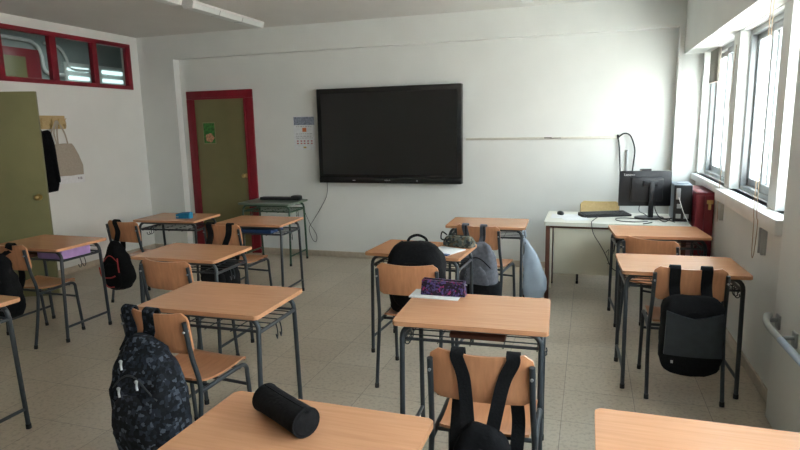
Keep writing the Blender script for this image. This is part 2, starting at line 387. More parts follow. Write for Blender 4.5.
# front door
r = empty('door_1', (-4.645, YF, 0)); struct(r)
f = MB(); f.box(-.50, -.385, -.03, .02, 0, 2.045, .003).box(.385, .50, -.03, .02, 0, 2.045, .003).box(-.50, .50, -.03, .02, 2.045, 2.15, .006)
f.box(-.40, -.375, -.04, -.031, 0, 2.035, .003).box(.375, .40, -.04, -.031, 0, 2.035, .003).box(-.40, .40, -.04, -.031, 2.036, 2.062, .003)
f.build('door_frame', M['red'], r)
MB().box(-.38, .38, -.02, .01, .005, 2.045).build('door_leaf', M['doorgreen'], r)
k = MB().tube([(.345, -.02, 1.04), (.345, -.07, 1.04)], .012, 10).ball((.345, -.085, 1.04), .028, (1, .75, 1)).tube([(.345, -.021, 1.04), (.345, -.026, 1.04)], .03, 14).build('door_knob', M['brass'], r)
# open green door leaf on the left wall
hx, hy = XL+.02, 4.02; ex, ey = -5.10, 4.36
L_ = math.hypot(ex-hx, ey-hy); an = math.atan2(ey-hy, ex-hx)
r = empty('door_3', (hx, hy, 0), an); struct(r)
MB().box(.0, L_, -.02, .02, .012, 2.04, .003).build('door_leaf', M['doorgreen2'], r)
for s in (-1, 1):
    MB().tube([(L_-.075, s*.02, 1.02), (L_-.075, s*.026, 1.02)], .032, 16).tube([(L_-.075, s*.02, 1.02), (L_-.075, s*.065, 1.02)], .011, 10).ball((L_-.075, s*.075, 1.02), .027, (1, .7, 1)).build('door_knob', M['brass'], r)
r = empty('door_4', (0, 0, 0)); struct(r)
(MB().box(XL-.15, XL+.015, D0-.06, D0, 0, 2.14, .004).box(XL-.15, XL+.015, D1, D1+.06-.04, 0, 2.14, .004).box(XL-.15, XL+.015, D0, D1, 2.08, 2.14, .004).build('door_frame', M['red'], r))
# outside
tag(MB().box(XR+.3, 40, -30, 40, -3.3, -3.2).build('ground', M['concrete']), kind='structure')
hs = empty('apartment_building', (13, 12, -3.2), 0, 'pale pink building across the street seen through the windows', 'building')
MB().box(-3, 3, -9, 14, 0, 7.5).build('facade', M['pinkhouse'], hs)
MB().box(-3.2, 3.2, -9.2, 14.2, 7.5, 7.8).build('cornice', M['concrete'], hs)

# ------------------------------------------------------------------ fittings on walls and ceiling
def luminaire(x, y0, y1, label):
    r = empty('ceiling_luminaire', (x, (y0+y1)/2, ZC), 0, label, 'ceiling light', 'fluorescent luminaires on the ceiling')
    h = (y1-y0)/2
    MB().box(-.07, .07, -h, h, -.025, 0, .004).build('housing', M['whiteplastic'], r)
    a = MB(); pr = [(-.065, -.025), (.065, -.025), (.048, -.068), (-.048, -.068)]
    a.prism([(x_, z_) for x_, z_ in pr], XZ, -h+.02, h-.02, .004); a.build('diffuser', M['diff'], r)
    for s in (-1, 1): MB().prism([(-.071, -.02), (.071, -.02), (.052, -.073), (-.052, -.073)], XZ, s*h, s*(h-.03), .004).build('end_cap', M['whiteplastic'], r)
    for k in (-.2, .2): MB().prism([(-.068, -.025), (.068, -.025), (.0505, -.071), (-.0505, -.071)], XZ, k*h*1.6-.004, k*h*1.6+.004).build('clip', M['lightgrey'], r)
luminaire(-3.72, 4.93, 6.22, 'white fluorescent luminaire on the left of the ceiling, ending before the front wall')
luminaire(-3.74, 3.55, 4.80, 'bright end of a second ceiling luminaire cut by the top edge at left')
luminaire(-.62, 4.72, 6.02, 'small end of a white ceiling luminaire at top centre')

tv = empty('interactive_display', (-2.285, YF, .968), 0, 'large wall-mounted black interactive display between door and trunking', 'screen')
MB().box(-.90, .90, -.125, -.045, 0, 1.135, .008).build('bezel', M['blackgloss'], tv)
MB().box(-.845, .845, -.1275, -.12, .105, 1.075).build('screen_panel', M['screen'], tv)
MB().box(-.35, .35, -.05, 0, .25, .9).build('wall_bracket', M['black'], tv)
MB().box(-.895, .895, -.14, -.12, .0, .072, .006).build('lower_bar', M['blackgloss'], tv)
mk = MB(); x = -.035
for wd in (.008, .006, .009, .007, .006, .009, .007): mk.box(x, x+wd*.75, -.1412, -.14, .032, .043); x += .0105
mk.build('brand_mark', M['lightgrey'], tv)
MB().box(-.45, -.415, -.1412, -.14, .03, .038).box(.36, .375, -.1412, -.14, .028, .042).build('button', M['lightgrey'], tv)
tag(MB().tube(smooth_path([(-3.13, YF-.03, .99), (-3.15, YF-.012, .8), (-3.25, YF-.012, .62), (-3.36, YF-.012, .46), (-3.42, YF-.012, .36), (-3.38, YF-.012, .22), (-3.33, YF-.012, .19), (-3.32, YF-.012, .28), (-3.40, YF-.02, .42), (-3.48, YF-.03, .62)], 6), .0035, 6).build('power_cable', M['black']), 'thin dark cable looping down the wall below the display', 'cable')
tag(MB().box(-1.36, .30, YF-.018, YF+.001, 1.465, 1.492, .003).build('cable_trunking', plain('aged beige plastic', (.64, .61, .53), .5)), 'narrow beige cable trunking running from the display along the front wall', 'trunking')
tag(MB().box(-.48, -.40, YF-.026, YF-.018, 1.478, 1.488, .002).box(-.42, -.30, YF-.026, YF-.018, 1.476, 1.482, .002).build('pen', M['black']), 'dark marker pen lying along the beige trunking', 'pen')
tag(MB().box(.375, .395, YF-.02, YF+.001, 1.0, 1.345, .003).build('cable_conduit', M['alu']), 'short vertical grey conduit inside the cable loop', 'conduit')
for pth, lab in (([(.30, YF-.02, 1.478), (.28, YF-.02, 1.50), (.30, YF-.02, 1.40), (.315, YF-.03, 1.2), (.33, YF-.04, 1.0), (.34, YF-.05, .8)], 'left black cable hanging from the trunking end behind the monitor'),
                 ([(.30, YF-.025, 1.49), (.35, YF-.03, 1.52), (.41, YF-.03, 1.49), (.455, YF-.03, 1.36), (.45, YF-.03, 1.2), (.43, YF-.04, 1.0), (.42, YF-.05, .78)], 'right black cable arching over and down behind the monitor')):
    tag(MB().tube(smooth_path(pth, 6), .008, 7).build('hanging_cable', M['black']), lab, 'cable', 'cables by the trunking end')
r = empty('wall_poster', (-3.43, YF, 1.575), 0, 'white printed calendar sheet taped left of the black display', 'poster')
MB().box(-.15, .15, -.004, -.001, -.205, .22).build('sheet', M['paper'], r)
MB().box(-.142, .142, -.0055, -.004, .105, .205).build('printed_picture', M['picgrey'], r)
MB().box(-.025, .03, -.0055, -.004, .02, .07).build('printed_number', M['orange'], r)
for z in (.085, -.005, -.035, -.058):
    q = MB(); x = -.115
    while x < .105:
        wv = random.uniform(.012, .04); q.box(x, min(x+wv, .12), -.0055, -.004, z-.004, z+.004); x += wv+.012
    q.build('printed_text_row', M['inkgrey'], r)
for z in (-.095, -.125):
    q = MB()
    for x in (-.095, -.045, .0, .05, .1): q.box(x-.014, x+.010, -.0055, -.004, z-.008, z+.008)
    q.build('printed_symbol_row', M['inkred'], r)
MB().box(-.02, .02, -.0055, -.004, -.185, -.165).build('printed_seal', M['brass'], r)
r = empty('door_poster', (-4.825, YF-.021, 1.60), 0, 'small green poster with a peach coloured flower on the front door', 'poster')
MB().box(-.098, .098, -.002, 0, -.145, .145).build('sheet', M['doorgreen2'], r)
MB().box(-.085, .085, -.0035, -.002, -.13, .13).build('green_print', M['postergreen'], r)
q = MB().prism([(.005+.066*math.cos(a*PI/9)*(1+.1*math.cos(5*a*PI/9)), -.062+.058*math.sin(a*PI/9)*(1+.1*math.cos(5*a*PI/9))) for a in range(18)], XZ, -.005, -.0035); q.build('flower_print', M['peach'], r)

# coat rack, jacket and tote on the left wall
r = empty('coat_rack', (XL, 5.0, 1.76), 0, 'pine board coat rack with metal hooks behind the open door', 'coat rack')
MB().box(0, .02, -.42, .28, -.075, .075, .004).build('board', M['pine'], r)
for y in (-.35, -.20, -.06, .07, .16, .25):
    MB().tube(smooth_path([(.02, y, -.02), (.045, y, -.035), (.06, y, -.01), (.05, y, .02), (.07, y, .045)], 5), .004, 7).tube(smooth_path([(.02, y, -.02), (.04, y, -.06), (.055, y, -.055), (.06, y, -.03)], 4), .0035, 6).build('hook', M['brass'], r)
def ring(cx, cy, z, a, b, n=28, e=2.6, tilt=0):
    o = []
    for i in range(n):
        t = 2*PI*i/n; c, s_ = math.cos(t), math.sin(t)
        o.append(Vector((cx+a*math.copysign(abs(c)**(2/e), c), cy+b*math.copysign(abs(s_)**(2/e), s_), z)))
    return o
def crumple(rs, amp, freq, seed=0):
    for r_ in rs:
        for v in r_:
            d = noise.noise_vector(v*freq+Vector((seed, seed*1.7, 0))); v += d*amp
    return rs
# jacket: hanging lump on the left wall
rs = [ring(.06, .0, 0, .015, .02), ring(.07, .0, -.04, .035, .07), ring(.075, .01, -.10, .05, .12), ring(.08, .03, -.25, .06, .16), ring(.085, .05, -.5, .062, .19), ring(.085, .07, -.72, .06, .20), ring(.085, .07, -.80, .05, .19)]
j = empty('jacket', (XL+.0, 4.76, 1.79), 0, 'black jacket hanging from the coat rack beside the open door', 'jacket')
MB().loft(crumple(rs, .02, 6, 3)).build('jacket_body', M['jacket'], j)
MB().tube(smooth_path([(.10, .17, -.12), (.11, .20, -.3), (.10, .22, -.5), (.10, .235, -.7)], 5), [.03]+[.05]*14+[.045], 12).build('sleeve', M['jacket'], j)
t = empty('tote_bag', (XL, 5.15, 1.06), 0, 'beige canvas tote bag with a white printed lower band on the coat rack', 'bag')
rs = [ring(.05, .06, .09, .025, .215, e=5), ring(.055, .05, .2, .035, .215, e=5), ring(.05, .03, .33, .03, .20, e=5), ring(.045, .0, .42, .022, .18, e=5), ring(.042, -.01, .455, .015, .165, e=5)]
MB().loft(crumple(rs, .010, 9, 1)).build('tote_body', M['tote'], t)
MB().loft([ring(.05, .075, .0, .02, .205, e=5), ring(.05, .065, .09, .024, .214, e=5)]).build('printed_band', M['paper'], t)
MB().box(.073, .0745, .17, .19, .04, .065).box(.073, .0745, .20, .23, .035, .065).build('band_mark', M['inkgrey'], t)
for ys_ in ((-.12, -.04), (-.03, .10)):
    MB().ribbon(smooth_path([(.055, ys_[0], .44), (.055, ys_[0]-.0, .55), (.06, -.01+ys_[0]*.3, .695), (.06, .0+ys_[0]*.3, .705), (.055, ys_[1]-.03, .58), (.055, ys_[1], .44)], 5), .018, (0, 1, .01), .003).build('handle', M['tote'], t)

# cords and cleats by the windows
for (yy, z0, z1, lab) in ((3.86, (.83), 2.30, 'tan blind cord loop hanging at the nearer window'), (5.12, .84, 2.2, 'thin tan blind cord at the farther window pillar')):
    c = MB()
    if yy < 4: c.tube(smooth_path([(.935, yy, z1), (.935, yy, 1.2), (.94, yy, 1.05), (.94, yy-.01, z0+.05), (.94, yy-.03, z0), (.94, yy-.06, z0+.05), (.943, yy-.07, 1.05), (.935, yy-.06, 1.2), (.935, yy-.055, z1)], 6), .0024, 6)
    else: c.tube(smooth_path([(1.035, yy, z1), (.99, yy, 1.16), (.985, yy, 1.0), (.99, yy, z0)], 6), .0025, 6)
    tag(c.build('blind_cord', M['cord']), lab, 'cord', 'blind cords')
for yy, z, lab in ((5.22, .92, 'small grey metal cleat on the wall under the farther window'), (4.0, .90, 'grey metal cleat on the wall under the nearer window')):
    c = MB().box(XR-.012, XR, yy-.04, yy+.04, z-.08, z+.08, .003); c.box(XR-.03, XR-.012, yy-.038, yy-.025, z-.08, z+.08, .003); c.box(XR-.03, XR-.012, yy+.025, yy+.038, z-.08, z+.08, .003)
    tag(c.build('cord_cleat', M['pvc']), lab, 'cleat', 'cord cleats under the sill')
r = empty('roller_blind', (1.09, 6.2, WZ1), 0, 'short pulled-up grey brown blind at the top of the farthest window', 'blind')
MB().box(-.012, .012, -.18, .2, -.30, -.002, .003).build('slats', M['roller'], r)
# handrail on the pier
r = empty('wall_rail', (.985, 3.25, .60), 0, 'pale grey tubular rail bracketed to the near pier at the right edge', 'rail')
MB().tube(smooth_path([(-.05, .135, .02), (-.07, .11, .022), (-.085, .06, .01), (-.088, -.02, .0), (-.085, -.20, -.002)], 6), .0165, 12).build('rail_end', M['pvc'], r)
MB().tube([(-.085, -.19, -.002), (-.085, -1.0, .012)], .017, 12).build('rail_bar', M['pipeblue'], r)
for y in (.15, -.12): MB().box(-.012, .0, y-.03, y+.03, -.055, .02, .004).tube([(-.005, y, -.01), (-.07, y-.03, -.005)], .011, 10).build('bracket', M['alu'], r)

# ------------------------------------------------------------------ student desks
def make_desk(name, top, edge, metal):
    r = empty(name, (0, 0, 0))
    MB().prism(rrect(.70, .50, .018), XY, .738, .76, .003).build('tabletop', top, r)
    rr = .0125
    for sy in (-1, 1):
        yt, yb = sy*.185, sy*.215
        for sx_ in (-1, 1):
            pts = [(sx_*.318, yb, .012), (sx_*.318, yt+(yb-yt)*.1, .66)]
            pts += [(sx_*(.318-.06+.06*math.cos(a)), yt, .664+.06*math.sin(a)) for a in [R(d) for d in range(0, 91, 15)]]
            pts += [(sx_*.10, yt, .724)]
            leg = MB().tube(pts, rr, 12).build('leg', metal, r)
            MB().tube([(sx_*.318, yb, 0), (sx_*.318, yb, .028)], .0145, 12).build('foot_cap', M['rubber'], leg)
        MB().tube([(-.11, yt, .724), (.11, yt, .724)], rr, 12).build('top_rail', metal, r)
    for sx_ in (-1, 1):
        MB().tube([(sx_*.318, -.187, .652), (sx_*.318, .187, .652)], .010, 10).build('side_rail', metal, r)
        MB().tube([(sx_*.318, -.21, .12), (sx_*.318, .21, .12)], .010, 10).build('stretcher', metal, r)
        h = MB()
        for k in (-.02, .02):
            h.tube(smooth_path([(sx_*.318, k, .65), (sx_*.320, k+.01, .615), (sx_*.322, k+.01, .585), (sx_*.330, k-.01, .570), (sx_*.340, k-.03, .58), (sx_*.338, k-.035, .60)], 5), .0032, 7)
        h.build('bag_hook', metal, r)
    tr = MB()
    for y in (-.17, -.1, -.03, .04, .11, .17): tr.tube([(-.318, y, .647), (.318, y, .647)], .0035, 6)
    for x in (-.3, -.15, 0, .15, .3): tr.tube([(x, -.175, .641), (x, .175, .641)], .003, 6)
    tr.tube([(-.318, .175, .66), (.318, .175, .66)], .007, 8).tube([(-.318, .175, .70), (.318, .175, .70)], .004, 6).tube([(-.318, -.175, .655), (.318, -.175, .655)], .006, 8)
    tr.build('book_tray', metal, r)
    return r
DESKS = [ # x, y, angle, label
 (-.499, 2.668, 2.6, 'beech student desk at centre holding the purple patterned pencil case'),
 (-1.837, 2.545, 1.0, 'beech student desk with bare top behind the camouflage backpack chair'),
 (.552, 3.881, 2.6, 'beech student desk by the window wall with chair and black backpack before it'),
 (.545, 5.05, 5, 'beech student desk directly in front of the cream computer desk'),
 (-.773, 1.339, -.5, 'nearest beech student desk holding the black cylindrical pencil case'),
 (.393, 1.542, 0, 'near beech student desk top at the bottom right corner, bare'),
 (-4.207, 3.56, 0, 'beech student desk at far left with violet folder in its tray'),
 (-2.764, 3.507, 1.3, 'bare beech student desk in the middle row, left of centre'),
 (-4.04, 4.93, 5, 'beech student desk with the bright blue pencil case, back left'),
 (-3.05, 4.911, 1.8, 'beech student desk in front of the green desk, dark blue folder beneath'),
 (-1.138, 3.986, -3.5, 'beech student desk with camouflage pencil case and white notebook'),
 (-.86, 5.219, 1.8, 'beech student desk at back centre with pale blue plastic bag on its side'),
 (-3.277, 2.013, 0, 'beech student desk corner cut off by the left picture edge')]
d0 = make_desk('student_desk', M['beech'], M['beech_edge'], M['slate'])
DK = []
for i, (x, y, a, lab) in enumerate(DESKS):
    o = d0 if i == 0 else copy_tree(d0)
    DK.append(o)
for o, (x, y, a, lab) in zip(DK, DESKS):
    o.location = (x, y, 0); o.rotation_euler = (0, 0, R(a)); tag(o, lab, 'desk', 'beech student desks')
gd = make_desk('green_desk', M['greentop'], M['greentop'], M['greensteel']); gd.location = (-3.70, 6.28, 0); tag(gd, 'green framed desk against the front wall holding a black speaker bar', 'desk')

# ------------------------------------------------------------------ chairs (face +Y)
def make_chair(name, ply, seatply, metal):
    r = empty(name, (0, 0, 0))
    # seat: curved plywood
    xs = 12; ysn = 14; th = .011
    top = []; bot = []
    bm = bmesh.new()
    def prof(u):   # u 0 rear .. 1 front -> y,z
        y = -.185+.38*u
        z = .452-.018*math.sin(PI*min(1, u*1.15))-(.035*((u-.86)/.14)**2 if u > .86 else 0)+(.012*(1-u/.15) if u < .15 else 0)
        return y, z
    g = [[None]*(xs+1) for _ in range(ysn+1)]; g2 = [[None]*(xs+1) for _ in range(ysn+1)]
    for i in range(ysn+1):
        u = i/ysn; y, z = prof(u)
        e = min(u, 1-u); hw = .19*(1 if e > .1 else (.84+.16*math.sqrt(max(0, 1-(1-e/.1)**2))))
        hw *= .93+.07*u
        for k in range(xs+1):
            x = hw*(2*k/xs-1); zz = z+.008*(2*k/xs-1)**2
            g[i][k] = bm.verts.new((x, y, zz)); g2[i][k] = bm.verts.new((x, y, zz-th))
    for i in range(ysn):
        for k in range(xs):
            bm.faces.new((g[i][k], g[i][k+1], g[i+1][k+1], g[i+1][k])); bm.faces.new((g2[i][k], g2[i+1][k], g2[i+1][k+1], g2[i][k+1]))
    for i in range(ysn):
        bm.faces.new((g[i][0], g[i+1][0], g2[i+1][0], g2[i][0])); bm.faces.new((g[i][xs], g2[i][xs], g2[i+1][xs], g[i+1][xs]))
    for k in range(xs):
        bm.faces.new((g[0][k], g2[0][k], g2[0][k+1], g[0][k+1])); bm.faces.new((g[ysn][k], g[ysn][k+1], g2[ysn][k+1], g2[ysn][k]))
    s = MB(); s.bm.free(); s.bm = bm; s.build('seat', seatply, r)
    # backrest
    bm = bmesh.new(); nx, nz = 18, 10; F = []; B = []
    for k in range(nz+1):
        v = k/nz; rowf = []; rowb = []
        for i in range(nx+1):
            q = 2*i/nx-1
            hw = .196
            e = min(v, 1-v); cut = (1-math.sqrt(max(0, 1-(1-e/.22)**2)))*.035 if e < .22 else 0
            x = q*(hw-cut)
            z0 = .612-.006*q*q; z1 = .812-.008*(1-q*q)
            z = z0+(z1-z0)*v
            y = -.213-.030*(1-q*q)-(z-.7)*.14
            rowf.append(bm.verts.new((x, y, z))); rowb.append(bm.verts.new((x, y-.011, z)))
        F.append(rowf); B.append(rowb)
    for k in range(nz):
        for i in range(nx):
            bm.faces.new((F[k][i], F[k+1][i], F[k+1][i+1], F[k][i+1])); bm.faces.new((B[k][i], B[k][i+1], B[k+1][i+1], B[k+1][i]))
    for k in range(nz):
        bm.faces.new((F[k][0], B[k][0], B[k+1][0], F[k+1][0])); bm.faces.new((F[k][nx], F[k+1][nx], B[k+1][nx], B[k][nx]))
    for i in range(nx):
        bm.faces.new((F[0][i], F[0][i+1], B[0][i+1], B[0][i])); bm.faces.new((F[nz][i], B[nz][i], B[nz][i+1], F[nz][i+1]))
    s = MB(); s.bm.free(); s.bm = bm; s.build('backrest', ply, r)
    rr = .0115
    for sx_ in (-1, 1):
        X = sx_*.203
        # rear leg continues as the back upright
        p = smooth_path([(X, -.265, .012), (X, -.215, .25), (X*.985, -.19, .44), (X*.95, -.222, .60), (X*.935, -.250, .775)], 5)
        up_ = MB().tube(p, rr, 12).build('leg', metal, r)
        MB().tube([(X, -.266, 0), (X, -.262, .028)], .0135, 12).build('foot_cap', M['rubber'], up_)
        MB().tube([(X*.935, -.262, .73), (X*.935, -.22, .73)], .006, 8).build('screw', M['alu'], up_)
        p = [(X, .185, .012), (X*.98, .155, .37)]+[(X*.98, .155-.045+.045*math.cos(a), .385+.04*math.sin(a)) for a in [R(d) for d in range(10, 91, 16)]]+[(X*.97, .0, .422), (X*.99, -.185, .415)]
        fl = MB().tube(p, rr, 12).build('leg', metal, r)
        MB().tube([(X, .186, 0), (X, .183, .028)], .0135, 12).build('foot_cap', M['rubber'], fl)
    MB().tube([(-.2, .10, .417), (.2, .10, .417)], .009, 10).build('seat_rail', metal, r)
    MB().tube([(-.2, -.12, .417), (.2, -.12, .417)], .009, 10).build('seat_rail', metal, r)
    MB().tube([(-.2, .163, .30), (.2, .163, .30)], .009, 10).build('stretcher', metal, r)
    return r
CH = dict( # backrest mid x,y, angle, label
 C1=(-.359, 2.029, 1, 'beech plywood chair at the centre desk with a black drawstring style bag on black straps'),
 C2=(-1.92, 2.134, -5, 'beech plywood chair carrying the dark camouflage backpack'),
 C3=(.576, 3.58, 1, 'beech plywood chair near the window wall carrying a black leather-fronted backpack'),
 C4=(.445, 4.433, -26, 'beech plywood chair without a bag, before the cream computer desk'),
 C7=(-4.215, 3.20, 0, 'beech plywood chair at the far left edge carrying a plain black bag'),
 C8=(-2.606, 3.029, -2, 'beech plywood chair without a bag pushed under the middle-row desk'),
 C9=(-4.17, 4.321, -6, 'beech plywood chair with a black backpack trimmed in red'),
 C10=(-3.105, 4.366, -4, 'beech plywood chair at the desk before the green one, black straps over its back'),
 C12=(-1.037, 3.289, 1.5, 'beech plywood chair with a big black backpack sitting on its seat'),
 C13=(-.87, 4.742, -10, 'beech plywood chair with a grey backpack hanging on striped straps'))
c0 = make_chair('classroom_chair', M['ply'], M['seatply'], M['slate'])
CO = {}
for i, k in enumerate(CH): CO[k] = c0 if i == 0 else copy_tree(c0)
for k, (x, y, a, lab) in CH.items():
    o = CO[k]; a = R(a); o.location = (x-math.sin(a)*.228, y+math.cos(a)*.228, 0); o.rotation_euler = (0, 0, a); tag(o, lab, 'chair', 'beech classroom chairs')
tch = make_chair('teacher_chair', M['yellowply'], M['yellowply'], M['slate']); tch.location = (.125, 6.26, 0); tch.rotation_euler = (0, 0, PI); tag(tch, 'chair with pale yellow plywood back behind the cream computer desk', 'chair')

# ------------------------------------------------------------------ bags
def bag(name, chair, label, lx, ly, zb, W, H, D, mats, lean=0, pocket=True, tilt=0, seed=1, straps=(), shape=None, amp=.010, cat='backpack', handle=False):
    """body built around its base; lx, ly are in the chair's own frame (ly<0 is behind the backrest)"""
    c = CO[chair]; a = c.rotation_euler.z
    wx = c.location.x+math.cos(a)*lx-math.sin(a)*ly; wy = c.location.y+math.sin(a)*lx+math.cos(a)*ly
    r = empty(name, (wx, wy, zb), a, label, cat, 'bags on the chairs')
    shape = shape or [(0, .62, .55), (.03, .86, .85), (.12, .98, 1), (.4, 1, 1), (.65, .94, .9), (.82, .80, .72), (.93, .60, .5), (1, .30, .22)]
    def cen(t): return (tilt*t, -lean*t)
    # densify
    N = 30; rs = []
    def samp(t):
        for (t0, w0, d0_), (t1_, w1, d1) in zip(shape, shape[1:]):
            if t <= t1_+1e-9:
                u = (t-t0)/(t1_-t0); return w0+(w1-w0)*u, d0_+(d1-d0_)*u
    for i in range(N+1):
        t = i/N; w_, d_ = samp(t); cx, cy = cen(t); rs.append(ring(cx, cy, t*H, W/2*w_, D/2*d_, 44, 3.2))
    crumple(rs, amp*1.2, 7, seed); crumple(rs, amp*.7, 15, seed+2); crumple(rs, amp*.4, 34, seed)
    body = MB().loft(rs).build('bag_body', mats[0], r, ang=70)
    if pocket:
        pr = []; ph = H*.52
        for i in range(9):
            t = i/8; e = math.sin(PI*min(max(t, .02), .98))**.35
            cx, cy = cen(t*.52+.06); pr.append(ring(cx, cy-D*.40, H*.06+t*ph, W*.39*e*(1-.12*t), D*.22*e, 24, 3.4))
        crumple(pr, amp*.6, 9, seed+4); crumple(pr, amp*.5, 24, seed+4)
        po = MB().loft(pr).build('front_pocket', mats[1], r, ang=70)
    else: po = body
    # zip running over the front
    z = []
    for i in range(15):
        q = 2*i/14-1; t = .62+.22*(1-q*q) if not pocket else .57+.17*(1-q*q)
        w_, d_ = samp(t); cx, cy = cen(t); z.append((cx+q*W*.40*w_, cy-D/2*d_*(1-.25*q**4)-.004, t*H))
    MB().tube(z, .0045, 6).build('zip', mats[2], r)
    sh = MB()
    for (xt, xb, wd, zt) in straps:
        # from the bag top, up over the backrest, down its front and back under to the bag
        tz = H*.86; wy0 = -.03
        off = lambda X, Y, Z: (X-lx, Y-ly, Z-zb)
        P = [(xb-lx*0, 0, 0)]
        pts = [off(xb+lx*0, ly-lean*.85+.0, zb+tz), off((xb+xt)/2, -.262 if ly < -.2 else ly, .70 if zb+tz < .68 else .76), off(xt, -.266, .79), off(xt, -.263, .812), off(xt, -.245, .822), off(xt, -.228, .812),
               off(xt*1.02, -.215, .76), off(xt*1.08, -.195, .62), off(xt*1.15, -.20, .52), off(xt*1.1, -.26, max(.40, zb+.06)), off(xt*.95, ly+D*.3, zb+.08)]
        sh = MB().ribbon(smooth_path(pts, 5), wd, (1, 0, 0), .007); sh.build('strap', mats[3], r)
    if handle:
        MB().tube(smooth_path([(-.07, 0, H*.95), (-.05, 0, H*1.03), (0, 0, H*1.07), (.05, 0, H*1.03), (.07, 0, H*.95)], 5), .009, 8).build('handle', M['strap'], r)
    return r, body, samp
F_, S_ = M['fabric'], M['strap']
# C1: small black bag hanging low on long converging straps
bag('sport_bag', 'C1', 'black bag hanging low on two converging black straps behind the centre chair', .02, -.31, .12, .25, .45, .17, (F_, F_, S_, S_), pocket=False, seed=2,
    straps=((-.082, -.03, .05, 0), (.122, .05, .05, 0)), cat='bag')
# C3
b3, bb, sm = bag('backpack', 'C3', 'black backpack with a smooth grey-black front flap on the chair near the window wall', .0, -.345, .235, .325, .44, .18, (F_, F_, S_, S_), seed=5, pocket=False,
    shape=[(0, .75, .6), (.04, .92, .9), (.2, 1, 1), (.6, .98, 1), (.85, .95, .85), (.95, .84, .6), (1, .62, .3)], straps=((-.085, -.085, .058, 0), (.08, .08, .058, 0)))
q = MB(); NN = 14; rows = []
for j in range(7):
    v = j/6; row = []
    for i in range(NN+1):
        u = 2*i/NN-1; zt = .335+.035*abs(u)**1.2-.0*v; z = .12+(zt-.12)*v
        row.append((u*.147*(1-.04*v), -.092-.016*(1-u*u)-.005*math.sin(PI*v), z))
    rows.append(row)
bm_ = q.bm; V = [[bm_.verts.new(p) for p in r_] for r_ in rows]; V2 = [[bm_.verts.new((p[0], p[1]+.02, p[2])) for p in r_] for r_ in rows]
for j in range(6):
    for i in range(NN):
        bm_.faces.new((V[j][i], V[j][i+1], V[j+1][i+1], V[j+1][i])); bm_.faces.new((V2[j][i], V2[j+1][i], V2[j+1][i+1], V2[j][i+1]))
for j in range(6):
    bm_.faces.new((V[j][0], V[j+1][0], V2[j+1][0], V2[j][0])); bm_.faces.new((V[j][NN], V2[j][NN], V2[j+1][NN], V[j+1][NN]))
for i in range(NN):
    bm_.faces.new((V[0][i], V2[0][i], V2[0][i+1], V[0][i+1])); bm_.faces.new((V[6][i], V[6][i+1], V2[6][i+1], V2[6][i]))
fl = q.build('front_flap', M['leather'], b3); fl['label'] = 'smooth grey leather-look flap'
MB().box(-.11, -.098, -.101, -.095, .075, .09, .001).build('logo_tag', M['lightgrey'], b3)
# C2 camouflage
M2 = M['camo']
b2, _, _ = bag('backpack', 'C2', 'large dark pixel-camouflage backpack hanging on the chair at lower left', .075, -.36, .16, .35, .55, .24, (M2, M2, M['leather'], M2), lean=-.04, tilt=-.07, seed=8,
    shape=[(0, .72, .55), (.03, .9, .85), (.2, 1, 1), (.55, .98, .95), (.75, .84, .75), (.9, .6, .5), (1, .3, .25)], straps=((-.145, -.11, .062, 0), (-.01, -.03, .068, 0)), amp=.014)
for x_, z_, in ((-.03, .50), (-.06, .37), (.05, .42)):
    MB().tube(smooth_path([(x_, -.12, z_), (x_+.012, -.135, z_-.01), (x_+.02, -.14, z_-.03)], 3), .005, 6).ball((x_, -.125, z_), .008).build('zip_puller', M['alu'], b2)
# C9 red trimmed
b9, _, s9 = bag('backpack', 'C9', 'small black backpack with coral red piping on the back-left chair', .02, -.33, .17, .33, .46, .18, (F_, F_, M['redpipe'], S_), tilt=-.03, seed=11,
    shape=[(0, .35, .5), (.05, .6, .8), (.25, 1, 1), (.5, .92, .95), (.75, .66, .8), (.9, .42, .5), (1, .22, .25)], straps=((-.06, -.02, .06, 0),))
MB().tube(smooth_path([(-.125, -.115, .23), (-.06, -.145, .155), (.05, -.15, .155), (.09, -.13, .17)], 5), .0065, 6).tube(smooth_path([(-.10, -.11, .10), (-.02, -.125, .055), (.05, -.12, .06)], 5), .006, 6).tube(smooth_path([(.10, -.10, .33), (.115, -.11, .26), (.12, -.11, .20)], 4), .006, 6).build('red_piping', M['redpipe'], b9)
# C10, C7
bag('backpack', 'C10', 'black backpack hanging low behind the chair in front of the green desk', .03, -.34, .25, .36, .36, .2, (F_, F_, S_, S_), seed=14, straps=((-.12, -.10, .06, 0), (.10, .06, .06, 0)))
bag('backpack', 'C7', 'plain black bag on the chair cut by the left edge', .02, -.36, .28, .42, .50, .18, (F_, F_, S_, S_), seed=17, tilt=-.05, straps=((.06, .02, .06, 0),))
# C12 on the seat
r12, _, _ = bag('backpack', 'C12', 'big rounded black backpack standing on a chair seat, top loop up', .01, -.005, .456, .38, .46, .26, (F_, F_, S_, S_), seed=20, lean=.05, handle=True,
    shape=[(0, .8, .85), (.05, .95, 1), (.3, 1, 1), (.65, 1, .9), (.82, .92, .72), (.94, .72, .5), (1, .5, .3)])
